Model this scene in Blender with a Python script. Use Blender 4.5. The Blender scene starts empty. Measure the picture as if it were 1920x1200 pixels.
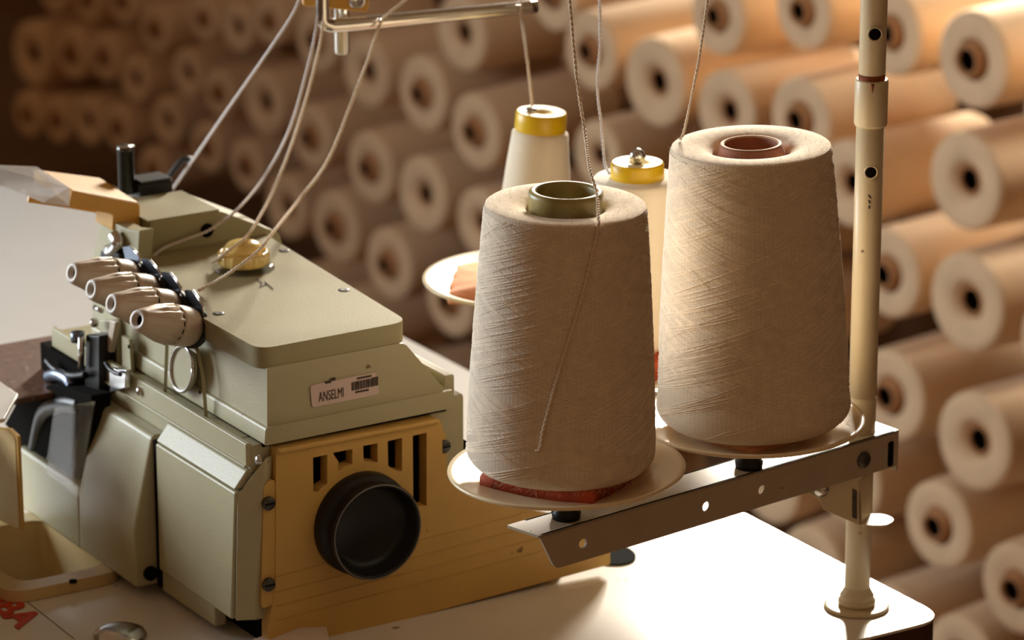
import bpy, bmesh, math, random
import numpy as np
from mathutils import Vector, Matrix, Quaternion
from mathutils.geometry import tessellate_polygon
PI = math.pi
random.seed(7); rng = np.random.default_rng(7)
S = bpy.context.scene
COL = S.collection

# ------------------------------------------------------------------ camera
PITCH, YAW, FPX = math.radians(17.5), math.radians(31.7), 7200.0
DH = Vector((-math.cos(YAW), math.sin(YAW), 0))            # horizontal viewing direction
FW = (DH*math.cos(PITCH) + Vector((0, 0, -math.sin(PITCH)))).normalized()
RT = Vector((DH.y, -DH.x, 0)); UP = RT.cross(FW)
CAM = Vector((1.726, -1.3746, 1.63))
cd = bpy.data.cameras.new('camera'); cam = bpy.data.objects.new('camera', cd); COL.objects.link(cam)
cd.sensor_width = 36; cd.sensor_fit = 'HORIZONTAL'; cd.lens = 135
cam.matrix_world = Matrix((( RT.x, UP.x, -FW.x, CAM.x), (RT.y, UP.y, -FW.y, CAM.y), (RT.z, UP.z, -FW.z, CAM.z), (0, 0, 0, 1)))
cd.dof.use_dof = True; cd.dof.focus_distance = 2.19; cd.dof.aperture_fstop = 10
cd.clip_start = 0.05
S.camera = cam

# ------------------------------------------------------------------ light
V = S.view_settings
S.display_settings.display_device = 'sRGB'
V.view_transform = 'Standard'; V.look = 'None'; V.gamma = 1; V.exposure = 0.0; V.use_curve_mapping = False
W = bpy.data.worlds.new('World'); S.world = W; W.use_nodes = True
bg = W.node_tree.nodes['Background']; bg.inputs[0].default_value = (1.0, 0.58, 0.30, 1); bg.inputs[1].default_value = 0.20

def lf(lat, fwd, z): return Vector((CAM.x, CAM.y, 0)) + RT*lat + DH*fwd + Vector((0, 0, z))
WA = Vector((-.416, 6.12)); WD = Vector((.489, -.872)); WN = Vector((.872, .489))   # back wall line (lateral, forward), away normal
def wall_pt(t, z, off=0.0):
    p = WA + WD*t + WN*off
    return lf(p.x, p.y, z)
def area(name, loc, target, sx, sy, power, color):
    l = bpy.data.lights.new(name, 'AREA'); l.shape = 'RECTANGLE'; l.size = sx; l.size_y = sy; l.energy = power; l.color = color
    o = bpy.data.objects.new(name, l); COL.objects.link(o); o.location = loc
    o.rotation_euler = (Vector(target)-Vector(loc)).to_track_quat('-Z', 'Y').to_euler(); return o
WIN_T0, WIN_T1, WIN_Z0, WIN_Z1 = 1.22, 3.7, 0.95, 2.6
area('daylight_window_back', lf(.80, 8.8, 3.36), lf(.08, 2.3, .85), 1.9, 1.5, 2050, (1.0, .90, .76))        # low daylight outside the rear window
area('daylight_window_rear_right', lf(1.55, 4.3, 2.3), lf(.78, 3.4, .45), .7, .7, 7, (1.0, .92, .80)).data.spread = math.radians(44)
area('daylight_window_left', lf(-1.6, 2.85, 1.22), lf(0.0, 2.25, .9), .8, .7, 34, (.84, .93, 1.0))

# ------------------------------------------------------------------ pixel rays (photograph is 1920x1200) -> points on real planes
def ray(x, y): return FW + RT*((x-960)/FPX) - UP*((y-600)/FPX)
def onz(x, y, z): r = ray(x, y); return CAM + r*((z-CAM.z)/r.z)
def onx(x, y, X): r = ray(x, y); return CAM + r*((X-CAM.x)/r.x)
def ony(x, y, Y): r = ray(x, y); return CAM + r*((Y-CAM.y)/r.y)
def atd(x, y, d): return CAM + ray(x, y)*d

# ------------------------------------------------------------------ materials
def lin(c): return tuple(((v/255)/12.92 if v/255 <= .04045 else ((v/255+.055)/1.055)**2.4) for v in c)
def mat(name, color, rough=.6, metal=0.0, var=.08, vscale=40, bump=0.0, bscale=300, spec=.5, trans=0.0, alpha=1.0, spots=None, coat=0, emit=None):
    m = bpy.data.materials.new(name); m.use_nodes = True; nt = m.node_tree; p = nt.nodes['Principled BSDF']
    p.inputs['Roughness'].default_value = rough; p.inputs['Metallic'].default_value = metal
    p.inputs['Specular IOR Level'].default_value = spec; p.inputs['Transmission Weight'].default_value = trans; p.inputs['Alpha'].default_value = alpha
    p.inputs['Coat Weight'].default_value = coat
    tc = nt.nodes.new('ShaderNodeTexCoord'); n = nt.nodes.new('ShaderNodeTexNoise')
    n.inputs['Scale'].default_value = vscale; n.inputs['Detail'].default_value = 5
    nt.links.new(tc.outputs['Object'], n.inputs['Vector'])
    cr = nt.nodes.new('ShaderNodeValToRGB'); nt.links.new(n.outputs['Fac'], cr.inputs[0])
    c = Vector(color); cr.color_ramp.elements[0].position = .3; cr.color_ramp.elements[1].position = .7
    cr.color_ramp.elements[0].color = (*(c*(1-var)), 1); cr.color_ramp.elements[1].color = (*(c*(1+var)), 1)
    out = cr.outputs[0]
    if spots:                                                # grime specks: (color, scale, threshold)
        n2 = nt.nodes.new('ShaderNodeTexNoise'); n2.inputs['Scale'].default_value = spots[1]; n2.inputs['Detail'].default_value = 3
        nt.links.new(tc.outputs['Object'], n2.inputs['Vector'])
        r2 = nt.nodes.new('ShaderNodeValToRGB'); r2.color_ramp.elements[0].position = spots[2]; r2.color_ramp.elements[1].position = spots[2]+.04
        nt.links.new(n2.outputs['Fac'], r2.inputs[0])
        mx = nt.nodes.new('ShaderNodeMix'); mx.data_type = 'RGBA'
        nt.links.new(r2.outputs[0], mx.inputs['Factor']); nt.links.new(out, mx.inputs['A']); mx.inputs['B'].default_value = (*spots[0], 1)
        out = mx.outputs['Result']
    nt.links.new(out, p.inputs['Base Color'])
    if bump:
        nb = nt.nodes.new('ShaderNodeTexNoise'); nb.inputs['Scale'].default_value = bscale; nb.inputs['Detail'].default_value = 3
        nt.links.new(tc.outputs['Object'], nb.inputs['Vector'])
        b = nt.nodes.new('ShaderNodeBump'); b.inputs['Strength'].default_value = bump; b.inputs['Distance'].default_value = .001
        nt.links.new(nb.outputs['Fac'], b.inputs['Height']); nt.links.new(b.outputs[0], p.inputs['Normal'])
    return m

def yarn_mat(name, color, kz, slope, strength=.5, dark=.72, axis_period=1.0, sheen=.3):
    """wound yarn: two crossing families of helical threads around the local Z axis (fine relief + crevice shade painted between threads)"""
    m = bpy.data.materials.new(name); m.use_nodes = True; nt = m.node_tree; p = nt.nodes['Principled BSDF']
    p.inputs['Roughness'].default_value = .85; p.inputs['Specular IOR Level'].default_value = .15
    p.inputs['Sheen Weight'].default_value = sheen; p.inputs['Sheen Roughness'].default_value = .5
    N = nt.nodes.new; L = nt.links.new
    tc = N('ShaderNodeTexCoord'); sx = N('ShaderNodeSeparateXYZ'); L(tc.outputs['Object'], sx.inputs[0])
    def math_(op, a, b=None):
        n = N('ShaderNodeMath'); n.operation = op
        for i, v in enumerate((a, b)):
            if v is None: continue
            if isinstance(v, (int, float)): n.inputs[i].default_value = v
            else: L(v, n.inputs[i])
        return n.outputs[0]
    ang = math_('ARCTAN2', sx.outputs[1], sx.outputs[0])
    nz = N('ShaderNodeTexNoise'); nz.inputs['Scale'].default_value = 60*axis_period; nz.inputs['Detail'].default_value = 2
    L(tc.outputs['Object'], nz.inputs['Vector'])
    wob = math_('MULTIPLY', nz.outputs['Fac'], 3.0)
    ws = []
    for sgn, wgt in ((1, 1.0), (-1, .6)):
        ph = math_('ADD', math_('MULTIPLY', sx.outputs[2], kz*2*PI), math_('MULTIPLY', ang, sgn*slope))
        ws.append(math_('MULTIPLY', math_('ADD', math_('MULTIPLY', math_('SINE', math_('ADD', ph, wob)), .5), .5), wgt))
    h = math_('MAXIMUM', ws[0], ws[1])
    n2 = N('ShaderNodeTexNoise'); n2.inputs['Scale'].default_value = 25*axis_period; L(tc.outputs['Object'], n2.inputs['Vector'])
    h2 = math_('ADD', h, math_('MULTIPLY', n2.outputs['Fac'], .5))
    cr = N('ShaderNodeValToRGB'); cr.color_ramp.elements[0].position = .2; cr.color_ramp.elements[1].position = 1.0
    c = Vector(color); cr.color_ramp.elements[0].color = (*(c*dark), 1); cr.color_ramp.elements[1].color = (*c, 1)  # ramp paints shade into the grooves between threads
    L(h2, cr.inputs[0]); L(cr.outputs[0], p.inputs['Base Color'])
    b = N('ShaderNodeBump'); b.inputs['Strength'].default_value = strength; b.inputs['Distance'].default_value = .0006
    L(h2, b.inputs['Height']); L(b.outputs[0], p.inputs['Normal'])
    return m

PAINT = lin((172, 165, 132))
M = dict(
 floor=mat('floor_concrete', lin((120, 92, 66)), .8, var=.15, vscale=3, bump=.2, bscale=60),
 wall=mat('wall_plaster', lin((112, 78, 50)), .9, var=.15, vscale=2, bump=.2, bscale=80),
 laminate=mat('table_laminate', lin((226, 221, 212)), .17, var=.03, vscale=14, spots=(lin((150, 140, 125)), 55, .71), spec=.55),
 edge=mat('table_edge', lin((62, 32, 20)), .5, var=.2, vscale=60),
 paint=mat('cream_green_paint', PAINT, .42, var=.04, vscale=25, bump=.12, bscale=900, spots=(lin((112, 92, 58)), 130, .735)),
 paint_dimmed=mat('cream_green_paint_dimmed', lin((158, 151, 116)), .6, spec=.25, var=.03, vscale=25, bump=.15, bscale=1100),  # same paint, darkened on lid and head to offset the strong back light
 yellow=mat('ochre_plastic', lin((204, 164, 88)), .5, var=.06, vscale=30, bump=.08, bscale=500, spots=(lin((120, 80, 25)), 60, .74)),
 orange=mat('ochre_guard_plastic', lin((214, 162, 72)), .45, var=.06, vscale=60),
 black=mat('black_rubber', (.010, .009, .008), .38, var=.3, bump=.1, bscale=400, spec=.3),
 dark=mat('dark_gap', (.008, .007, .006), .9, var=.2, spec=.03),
 darkmetal=mat('dark_metal', (.035, .035, .035), .45, .6, var=.2),
 steel=mat('steel', (.62, .61, .60), .22, 1.0, var=.08),
 rodsteel=mat('bent_rod_steel', (.60, .56, .50), .2, 1.0, var=.08),
 bluesteel=mat('blued_steel', (.16, .19, .24), .3, .9, var=.2),
 knob=mat('taupe_plastic', lin((190, 174, 154)), .42, var=.05, vscale=60),
 knobtip=mat('pale_tip_plastic', lin((206, 196, 184)), .5, var=.04),
 screw=mat('dull_screw', (.09, .085, .075), .45, .7, var=.3, vscale=200),
 gold=mat('translucent_yellow_plastic', lin((238, 208, 128)), .2, var=.1, vscale=120, coat=.5),
 clear=mat('clear_plastic', (.95, .95, .94), .06, trans=1.0, var=.02, alpha=.14),
 tape=mat('clear_tape', (.80, .79, .77), .2, var=.1, alpha=.55, bump=.5, bscale=120, coat=.6),
 brown=mat('brown_speckled_plate', lin((104, 76, 60)), .5, var=.3, vscale=160, spots=(lin((160, 135, 115)), 220, .66)),
 label=mat('pale_pink_label', lin((205, 182, 172)), .5, var=.05),
 ink=mat('dark_ink', lin((58, 46, 40)), .7, var=.1),
 red=mat('red_print', lin((196, 58, 30)), .4, var=.1), blue=mat('blue_print', lin((110, 122, 150)), .4, var=.1),
 tray=mat('tray_plastic', lin((206, 180, 128)), .35, var=.06, vscale=40),
 pole=mat('cream_pole_paint', lin((210, 196, 164)), .35, var=.05, vscale=40, bump=.1, bscale=600, spots=(lin((110, 90, 60)), 110, .72)),
 bar=mat('grey_enamel', lin((176, 164, 144)), .42, var=.05, vscale=50, spots=(lin((90, 75, 55)), 140, .73)),
 rust=mat('rust', lin((132, 66, 26)), .8, var=.4, vscale=250),
 plate=mat('cream_spool_plate', lin((236, 218, 180)), .35, var=.04, vscale=40, coat=.2),
 foam=mat('peach_foam', lin((248, 172, 128)), .9, var=.1, vscale=70, bump=.4, bscale=500),
 foamred=mat('rust_red_foam', lin((176, 76, 46)), .9, var=.4, vscale=90, bump=.4, bscale=500),
 cap=mat('yellow_spool_cap', lin((222, 182, 18)), .35, var=.04),
 captop=mat('pale_cap_top', lin((238, 214, 150)), .5, var=.12, vscale=80),  # paler than the cap's yellow band
 core=mat('olive_tube', lin((150, 136, 80)), .4, var=.25, vscale=90),
 corebrown=mat('brown_tube', lin((158, 100, 74)), .7, var=.15, vscale=90),
 board=mat('cardboard_tube', lin((176, 124, 80)), .85, var=.15, vscale=60),
 fabric=mat('white_fabric', lin((222, 205, 190)), .9, var=.06, bump=.4, bscale=700),
 endyarn=mat('yarn_end_face', lin((242, 228, 206)), .9, var=.10, vscale=260, bump=.5, bscale=1500, spec=.15),
 rim=mat('pale_tube_rim', lin((214, 184, 150)), .7, var=.08),
 rimglint=mat('black_rim_highlight', (.16, .15, .14), .4, var=.2, spec=.6),  # lighter grey standing in for the hand wheel rim's highlight
 thread=mat('cream_thread', lin((226, 208, 184)), .85, var=.10, vscale=900),
 whitethread=mat('white_thread', lin((214, 206, 204)), .85, var=.08, vscale=900),
 winding=mat('wound_cream_yarn', lin((238, 222, 198)), .85, var=.10, vscale=150),
 frame=mat('window_frame_paint', lin((200, 190, 175)), .5, var=.04),
)
M['cone'] = yarn_mat('cone_yarn', lin((238, 222, 198)), 950, 60, .6, .70)
M['poly'] = yarn_mat('polyester_thread', lin((238, 226, 204)), 1100, 6, .25, .90)
M['pile'] = yarn_mat('pile_yarn', lin((226, 194, 156)), 14, 3, .35, .88, .03, sheen=.1)   # unit-size package

# ------------------------------------------------------------------ mesh helpers (world coordinates)
class MB:
    def __init__(s): s.v = []; s.f = []; s.sm = []
    def add(s, vs, fs, smooth=False):
        o = len(s.v); s.v += [tuple(v) for v in vs]; s.f += [tuple(i+o for i in f) for f in fs]; s.sm += [smooth]*len(fs); return s
    def box(s, x0, x1, y0, y1, z0, z1):
        vs = [(x, y, z) for z in (z0, z1) for y in (y0, y1) for x in (x0, x1)]
        return s.add(vs, [(0, 2, 3, 1), (4, 5, 7, 6), (0, 1, 5, 4), (2, 6, 7, 3), (0, 4, 6, 2), (1, 3, 7, 5)])
    def hexa(s, b, t):                                        # two 4-loops
        return s.add(list(b)+list(t), [(3, 2, 1, 0), (4, 5, 6, 7), (0, 1, 5, 4), (1, 2, 6, 5), (2, 3, 7, 6), (3, 0, 4, 7)])
    def prism(s, outer, fn0, fn1, holes=()):                  # flat plate with holes; fn0/fn1 map (u,v) to the two faces
        loops = [outer]+list(holes); flat = [p for l in loops for p in l]; n = len(flat)
        tri = tessellate_polygon([[Vector((p[0], p[1], 0)) for p in l] for l in loops])
        vs = [fn0(*p) for p in flat]+[fn1(*p) for p in flat]
        fs = [tuple(t) for t in tri]+[tuple(i+n for i in reversed(t)) for t in tri]
        k = 0
        for l in loops:
            m = len(l)
            for i in range(m): a, b = k+i, k+(i+1) % m; fs.append((a, b, b+n, a+n))
            k += m
        return s.add(vs, fs)
    def lathe(s, prof, base, axis=(0, 0, 1), seg=32, rib=None, smooth=True):
        ax = Vector(axis).normalized(); q = ax.to_track_quat('Z', 'Y'); vs = []; fs = []
        for (r, h) in prof:
            for i in range(seg):
                rr = r*(1+(rib[1]*max(0, math.cos(rib[0]*2*PI*i/seg)) if rib and rib[2] <= h <= rib[3] else 0))
                vs.append(Vector(base)+q @ Vector((rr*math.cos(2*PI*i/seg), rr*math.sin(2*PI*i/seg), h)))
        for j in range(len(prof)-1):
            for i in range(seg):
                a, b = j*seg+i, j*seg+(i+1) % seg; fs.append((a, b, b+seg, a+seg))
        s.add(vs, fs, smooth)
        return s
    def tube(s, pts, r, seg=10, cap=True, smooth=True):
        pts = [Vector(p) for p in pts]; n = len(pts); rs = r if isinstance(r, (list, tuple)) else [r]*n; vs = []; fs = []
        t0 = (pts[1]-pts[0]).normalized(); u = t0.orthogonal().normalized()
        for i, p in enumerate(pts):
            t = (pts[min(i+1, n-1)]-pts[max(i-1, 0)]).normalized(); u = (u-t*u.dot(t)).normalized(); w = t.cross(u)
            for k in range(seg): a = 2*PI*k/seg; vs.append(p+(u*math.cos(a)+w*math.sin(a))*rs[i])
        for i in range(n-1):
            for k in range(seg): a, b = i*seg+k, i*seg+(k+1) % seg; fs.append((a, b, b+seg, a+seg))
        if cap: fs += [tuple(reversed(range(seg))), tuple(range((n-1)*seg, n*seg))]
        return s.add(vs, fs, smooth)
    def build(s, name, m, parent=None, bevel=0, seg=2, label=None, merge=True):
        me = bpy.data.meshes.new(name); off = WPOS.get(parent.name, Vector()) if parent else Vector()
        me.from_pydata([Vector(v)-off for v in s.v], [], s.f); me.update()
        me.polygons.foreach_set('use_smooth', s.sm)
        bm = bmesh.new(); bm.from_mesh(me)
        if merge: bmesh.ops.remove_doubles(bm, verts=bm.verts, dist=1e-6)
        bmesh.ops.recalc_face_normals(bm, faces=bm.faces); bm.to_mesh(me); bm.free()
        me.materials.append(m)
        o = bpy.data.objects.new(name, me); COL.objects.link(o)
        if parent: o.parent = parent; WPOS[o.name] = off
        if bevel:
            b = o.modifiers.new('bevel', 'BEVEL'); b.width = bevel; b.segments = seg; b.limit_method = 'ANGLE'; b.angle_limit = math.radians(35); b.harden_normals = True
            me.polygons.foreach_set('use_smooth', [True]*len(me.polygons))
        if label: o['label'] = label
        return o
WPOS = {}
def thing(name, label, cat, loc=(0, 0, 0), group=None):
    o = bpy.data.objects.new(name, None); COL.objects.link(o); o.location = loc; o.empty_display_size = .02
    o['label'] = label; o['category'] = cat
    if group: o['group'] = group
    WPOS[o.name] = Vector(loc); return o
def tag(o, label, cat, group=None):
    o['label'] = label; o['category'] = cat
    if group: o['group'] = group
    return o
def struct(o): o['kind'] = 'structure'; return o
def stuff(o): o['kind'] = 'stuff'; return o
def rnd(poly, r, n=5):                                         # rounded corners
    out = []; m = len(poly); rr = r if isinstance(r, (list, tuple)) else [r]*m
    for i in range(m):
        p = Vector(poly[i]); a = Vector(poly[i-1])-p; b = Vector(poly[(i+1) % m])-p
        d = min(rr[i], a.length*.49, b.length*.49)
        if d < 1e-6: out.append((p.x, p.y)); continue
        p0 = p+a.normalized()*d; p1 = p+b.normalized()*d
        for k in range(n+1):
            t = k/n; q = p0*(1-t)**2+p*2*t*(1-t)+p1*t*t; out.append((q.x, q.y))
    return out
def circ(cx, cy, r, n=20, ry=None): return [(cx+r*math.cos(2*PI*i/n), cy+(ry or r)*math.sin(2*PI*i/n)) for i in range(n)]
def spline(pts, n=12):
    pts = [Vector(p) for p in pts]; P = [pts[0]*2-pts[1]]+pts+[pts[-1]*2-pts[-2]]; out = []
    for i in range(1, len(P)-2):
        for k in range(n):
            t = k/n; a, b, c, d = P[i-1:i+3]
            out.append(.5*((2*b)+(c-a)*t+(2*a-5*b+4*c-d)*t*t+(3*b-a-3*c+d)*t**3))
    return out+[pts[-1]]
XY = lambda z: (lambda u, v: (u, v, z))
YZ = lambda x: (lambda u, v: (x, u, v))
XZ = lambda y: (lambda u, v: (u, y, v))
def px_yz(pts, X): return [tuple(onx(*p, X))[1:] for p in pts]
def px_xz(pts, Y): return [(lambda q: (q.x, q.z))(ony(*p, Y)) for p in pts]

# ------------------------------------------------------------------ setting
c = lf(0, 3.2, 0)
f = MB().box(c.x-6, c.x+6, c.y-6, c.y+6, -.1, 0).build('floor', M['floor']); struct(f)
def wq(t, z): return (t, z)
wall = MB().prism([(-6, -.05), (6, -.05), (6, 3.2), (-6, 3.2)], lambda t, z: wall_pt(t, z, 0), lambda t, z: wall_pt(t, z, .16),
                  [[(WIN_T0, WIN_Z0), (WIN_T1, WIN_Z0), (WIN_T1, WIN_Z1), (WIN_T0, WIN_Z1)]]).build('wall_back', M['wall']); struct(wall)
fr = MB()
for (a, b, z0, z1) in ((WIN_T0, WIN_T0+.05, WIN_Z0, WIN_Z1), (WIN_T1-.05, WIN_T1, WIN_Z0, WIN_Z1), (WIN_T0, WIN_T1, WIN_Z0, WIN_Z0+.05), (WIN_T0, WIN_T1, WIN_Z1-.05, WIN_Z1), ((WIN_T0+WIN_T1)/2-.02, (WIN_T0+WIN_T1)/2+.02, WIN_Z0, WIN_Z1)):
    fr.hexa([wall_pt(a, z0, .04), wall_pt(b, z0, .04), wall_pt(b, z1, .04), wall_pt(a, z1, .04)], [wall_pt(a, z0, .09), wall_pt(b, z0, .09), wall_pt(b, z1, .09), wall_pt(a, z1, .09)])
struct(fr.build('window_1', M['frame']))

# ------------------------------------------------------------------ sewing table (1.2 m long, rear edge y=0, right end x=0)
T = .75
table = thing('sewing_table', 'long white laminate sewing table with dark brown edge, carrying the machine and thread stand', 'table', (-.6, -.275, 0))
outl = rnd([(-1.21, 0), (.006, 0), (.006, -.69), (-1.21, -.69)], [.08, .022, .03, .05], 8)
trayhole = rnd([(-.425, -.405), (-.325, -.405), (-.325, -.468), (-.425, -.468)], .015)
MB().prism(outl, XY(T-.002), XY(T), [trayhole]).build('laminate_top', M['laminate'], table)
MB().prism(outl, XY(T-.038), XY(T-.002), [trayhole]).build('table_core', M['edge'], table, bevel=.002, label='dark brown table edge')
for x in (-1.1, -.1):
    for y in (-.63, -.06): MB().box(x-.025, x+.025, y-.025, y+.025, 0, T-.038).build('leg', M['darkmetal'], table)
# print on the table top: red word cut by the frame edge, blue line below, thin border lines
def text_mesh(s, size, fn, name, m, parent, ext=.0004, shear=0, sx=1.0, weight=0):
    cu = bpy.data.curves.new(name, 'FONT'); cu.body = s; cu.size = size; cu.extrude = 0; cu.offset = weight; cu.resolution_u = 4; cu.shear = shear
    to = bpy.data.objects.new(name, cu); COL.objects.link(to)
    dg = bpy.context.evaluated_depsgraph_get(); me = bpy.data.meshes.new_from_object(to.evaluated_get(dg))
    vs = [tuple(v.co) for v in me.vertices]; fs = [tuple(p.vertices) for p in me.polygons]
    bpy.data.objects.remove(to); bpy.data.curves.remove(cu); bpy.data.meshes.remove(me)
    b = MB(); b.add([fn(v[0]*sx, v[1], 0) for v in vs], fs); b.add([fn(v[0]*sx, v[1], ext) for v in vs], [tuple(reversed(q)) for q in fs])
    return b.build(name, m, parent, merge=False)
text_mesh('UBA', .028, lambda u, v, w: (-.340+u, -.4905+v, T+.0002+w), 'red_lettering', M['red'], table, shear=-.25, sx=1.18, weight=.0011)
text_mesh('INDUSTRIAL', .009, lambda u, v, w: (-.345+u, -.5025+v, T+.0002+w), 'blue_lettering', M['blue'], table)
a, b2 = onz(50, 1128, T), onz(140, 1199, T)
MB().tube([a+Vector((0, 0, .0002)), b2+Vector((0, 0, .0002))], .0002, 4).build('sticker_edge', M['ink'], table)
MB().prism(circ(*onz(1140, 1040, T).xy[:], .021, 28, .016), XY(T+.0004), XY(T+.0012)).build('belt_slot', M['dark'], table, label='black oval belt slot in the white table')
kb = onz(225, 1196, T)
MB().lathe([(.0165, 0), (.0165, .002), (.015, .0045), (.010, .0065), (.004, .0072), (0.0002, .0072)], kb, seg=28).build('screw_cap', M['steel'], table, label='domed steel screw cap')

# ------------------------------------------------------------------ overlock sewing machine
XE = -.168
mach = thing('sewing_machine', 'cream green industrial overlock sewing machine with ochre side cover on the table', 'sewing machine', (-.30, -.31, T))
pt = lambda b, n, m, bv=.0015, label=None, par=None: b.build(n, M[m], par or mach, bevel=bv, label=label)
# base and lower housing
pt(MB().box(-.44, -.18, -.375, -.16, T, .775), 'base', 'dark', 0)
pt(MB().box(-.44, -.187, -.384, -.262, .765, .8785), 'lower_housing', 'paint', .003)
pt(MB().box(-.44, -.172, -.3865, -.383, .866, .8805).box(-.44, -.172, -.388, -.384, .8655, .867), 'groove_strip', 'paint', .0008)
ledge = MB().hexa([(-.2755, -.386, .864), (-.172, -.386, .864), (-.172, -.395, .853), (-.2755, -.395, .853)], [(-.2755, -.38, .864), (-.172, -.38, .864), (-.172, -.38, .853), (-.2755, -.38, .853)])
pt(ledge, 'ledge', 'paint', .0015)
door = MB().hexa([(-.2755, -.395, .769), (-.174, -.398, .771), (-.171, -.395, .852), (-.2755, -.395, .852)], [(-.2755, -.382, .769), (-.174, -.382, .771), (-.171, -.382, .852), (-.2755, -.382, .852)])
pt(door, 'front_door', 'paint', .0015)
pt(MB().box(-.2755, -.205, -.393, -.385, .7545, .769), 'door_foot', 'paint', .0012)
pt(MB().box(-.188, -.172, -.3835, -.370, .768, .8785), 'housing_end', 'paint', .001)
pt(MB().hexa([(-.171, -.397, .771), (-.1665, -.3865, .771), (-.1665, -.3765, .872), (-.171, -.394, .85)], [(-.172, -.38, .771), (-.1695, -.38, .771), (-.1695, -.37, .872), (-.172, -.37, .85)]), 'corner_bevel', 'paint', .0008)
pt(MB().box(-.2797, -.2757, -.3943, -.38, .757, .8525), 'door_seam', 'dark', 0)
for (px, py) in ((263, 733), (487, 862)):
    q = ony(px, py, -.3865); pt(MB().lathe([(.0028, 0), (.0026, .002), (.0001, .0024)], q, (0, -1, 0), 14), 'screw', 'steel', 0)
# looper cover: bulging box on the left of the front
prof = [(-.3945, .8545), (-.4085, .795), (-.4085, .757), (-.383, .757), (-.383, .8545)]
pt(MB().prism(prof, YZ(-.3605), YZ(-.2805)), 'looper_cover', 'paint', .003)
pt(MB().prism([(-.4085, .80), (-.4085, .757), (-.383, .757), (-.383, .80)], YZ(-.452), YZ(-.3595)), 'looper_cover_skirt', 'paint', .003)
MB().lathe([(.0045, 0), (.0045, .003), (.0001, .003)], (-.281, -.399, .766), (1, 0, 0), 14).build('screw', M['dark'], mach)
pt(MB().box(-.45, -.362, -.39, -.36, .795, .868), 'looper_cavity', 'dark', 0)  # solid dark box standing in for the shaded cavity
pt(MB().tube(spline([(-.44, -.40, .80), (-.42, -.402, .83), (-.39, -.402, .845), (-.368, -.40, .85)]), .006, 10), 'looper_arm', 'black', 0)
# clear chip shield
sh = px_xz([(100, 765), (176, 752), (150, 936), (84, 890)], -.418)
pt(MB().prism(sh, XZ(-.418), XZ(-.417)), 'chip_shield', 'clear', 0, 'clear plastic chip shield')
# swing cover at far left
sc = px_xz([(-60, 800), (14, 808), (28, 822), (36, 992), (-60, 950)], -.455)
pt(MB().prism(rnd(sc, .003), XZ(-.455), XZ(-.4538)), 'swing_cover', 'tray', .0003)
se = px_xz([(-60, 796), (18, 804), (33, 818), (41, 996), (36, 992), (28, 822), (14, 808), (-60, 800)], -.4545)
pt(MB().prism(se, XZ(-.4545), XZ(-.4525)), 'swing_cover_edge', 'yellow', 0, 'ochre rim of the swing cover')
# unseen block, operator side, added to keep left light off the table
pt(MB().box(-.50, -.345, -.66, -.49, T+.001, .846), 'light_block', 'paint', .002)
# work plate, lengthened out of view to shade the table before the machine
pt(MB().box(-.512, -.402, -.66, -.335, .846, .850), 'work_plate', 'brown', .001, 'brown speckled work plate')
cp = [tuple(onz(*p, .8505).xy) for p in ((-40, 700), (2, 722), (34, 745), (8, 792), (-40, 800))]
pt(MB().prism(cp, XY(.8502), XY(.853)), 'plate_tip', 'laminate', .0008, 'bright white plate tip')
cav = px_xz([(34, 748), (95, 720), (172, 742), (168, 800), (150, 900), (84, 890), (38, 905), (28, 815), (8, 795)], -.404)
pt(MB().prism(cav, XZ(-.404), XZ(-.39)), 'looper_opening_shade', 'dark', .001)  # flat dark panel painting the shade inside the front opening

# upper housing with end profile
uprof = [(-.3745, .8795), (-.3735, .9265), (-.2805, .9265), (-.2535, .893), (-.2535, .8795)]
pt(MB().prism(rnd(uprof, [0, .001, .004, .002, 0]), YZ(XE), YZ(-.40)), 'upper_housing', 'paint', .003)
pt(MB().prism(rnd([(-.3775, .8795), (-.3765, .8905), (-.2475, .8915), (-.2475, .8800)], .002), YZ(XE+.0022), YZ(-.40)), 'housing_flange', 'paint', .0012)
pt(MB().box(-.30, XE-.004, -.376, -.2495, .8765, .8795), 'housing_gap', 'dark', 0)
lid = rnd([(-.1685, -.3785), (-.386, -.3775), (-.386, -.2605), (-.170, -.2765)], [.012, .004, .006, .012], 6)
pt(MB().prism(lid, XY(.9255), XY(.9387)), 'top_lid', 'paint_dimmed', .004)
for (px, py) in ((533, 470), (645, 544), (410, 588), (508, 700)):
    if py == 700: continue
    q = onz(px, py, .9387); pt(MB().lathe([(.0036, -.001), (.0036, .0003), (.0024, .0005), (.0001, .0002)], q, seg=16), 'lid_screw', 'screw', 0)
# ink scribble beside the cap
q = [onz(*p, .9392) for p in ((480, 522), (492, 530), (487, 538), (500, 533), (497, 528), (512, 542))]
pt(MB().tube(q, .0003, 4), 'ink_mark', 'ink', 0)
# head block behind the lid
hb = [(-.352, .88), (-.3425, .9591), (-.2935, .9591), (-.251, .938), (-.2475, .925), (-.2475, .88)]
pt(MB().prism(rnd(hb, [0, .002, .004, .003, .002, 0]), YZ(-.3795), YZ(-.433)), 'head_block', 'paint_dimmed', .0022)
pt(MB().box(-.433, -.3795, -.345, -.2935, .9588, .9602), 'head_cap', 'paint_dimmed', .0006)
q = onx(388, 432, -.3793); pt(MB().lathe([(.0046, -.002), (.0046, .0006), (.0001, .0006)], q, (1, 0, 0), 18), 'oil_hole', 'dark', 0)
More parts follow.
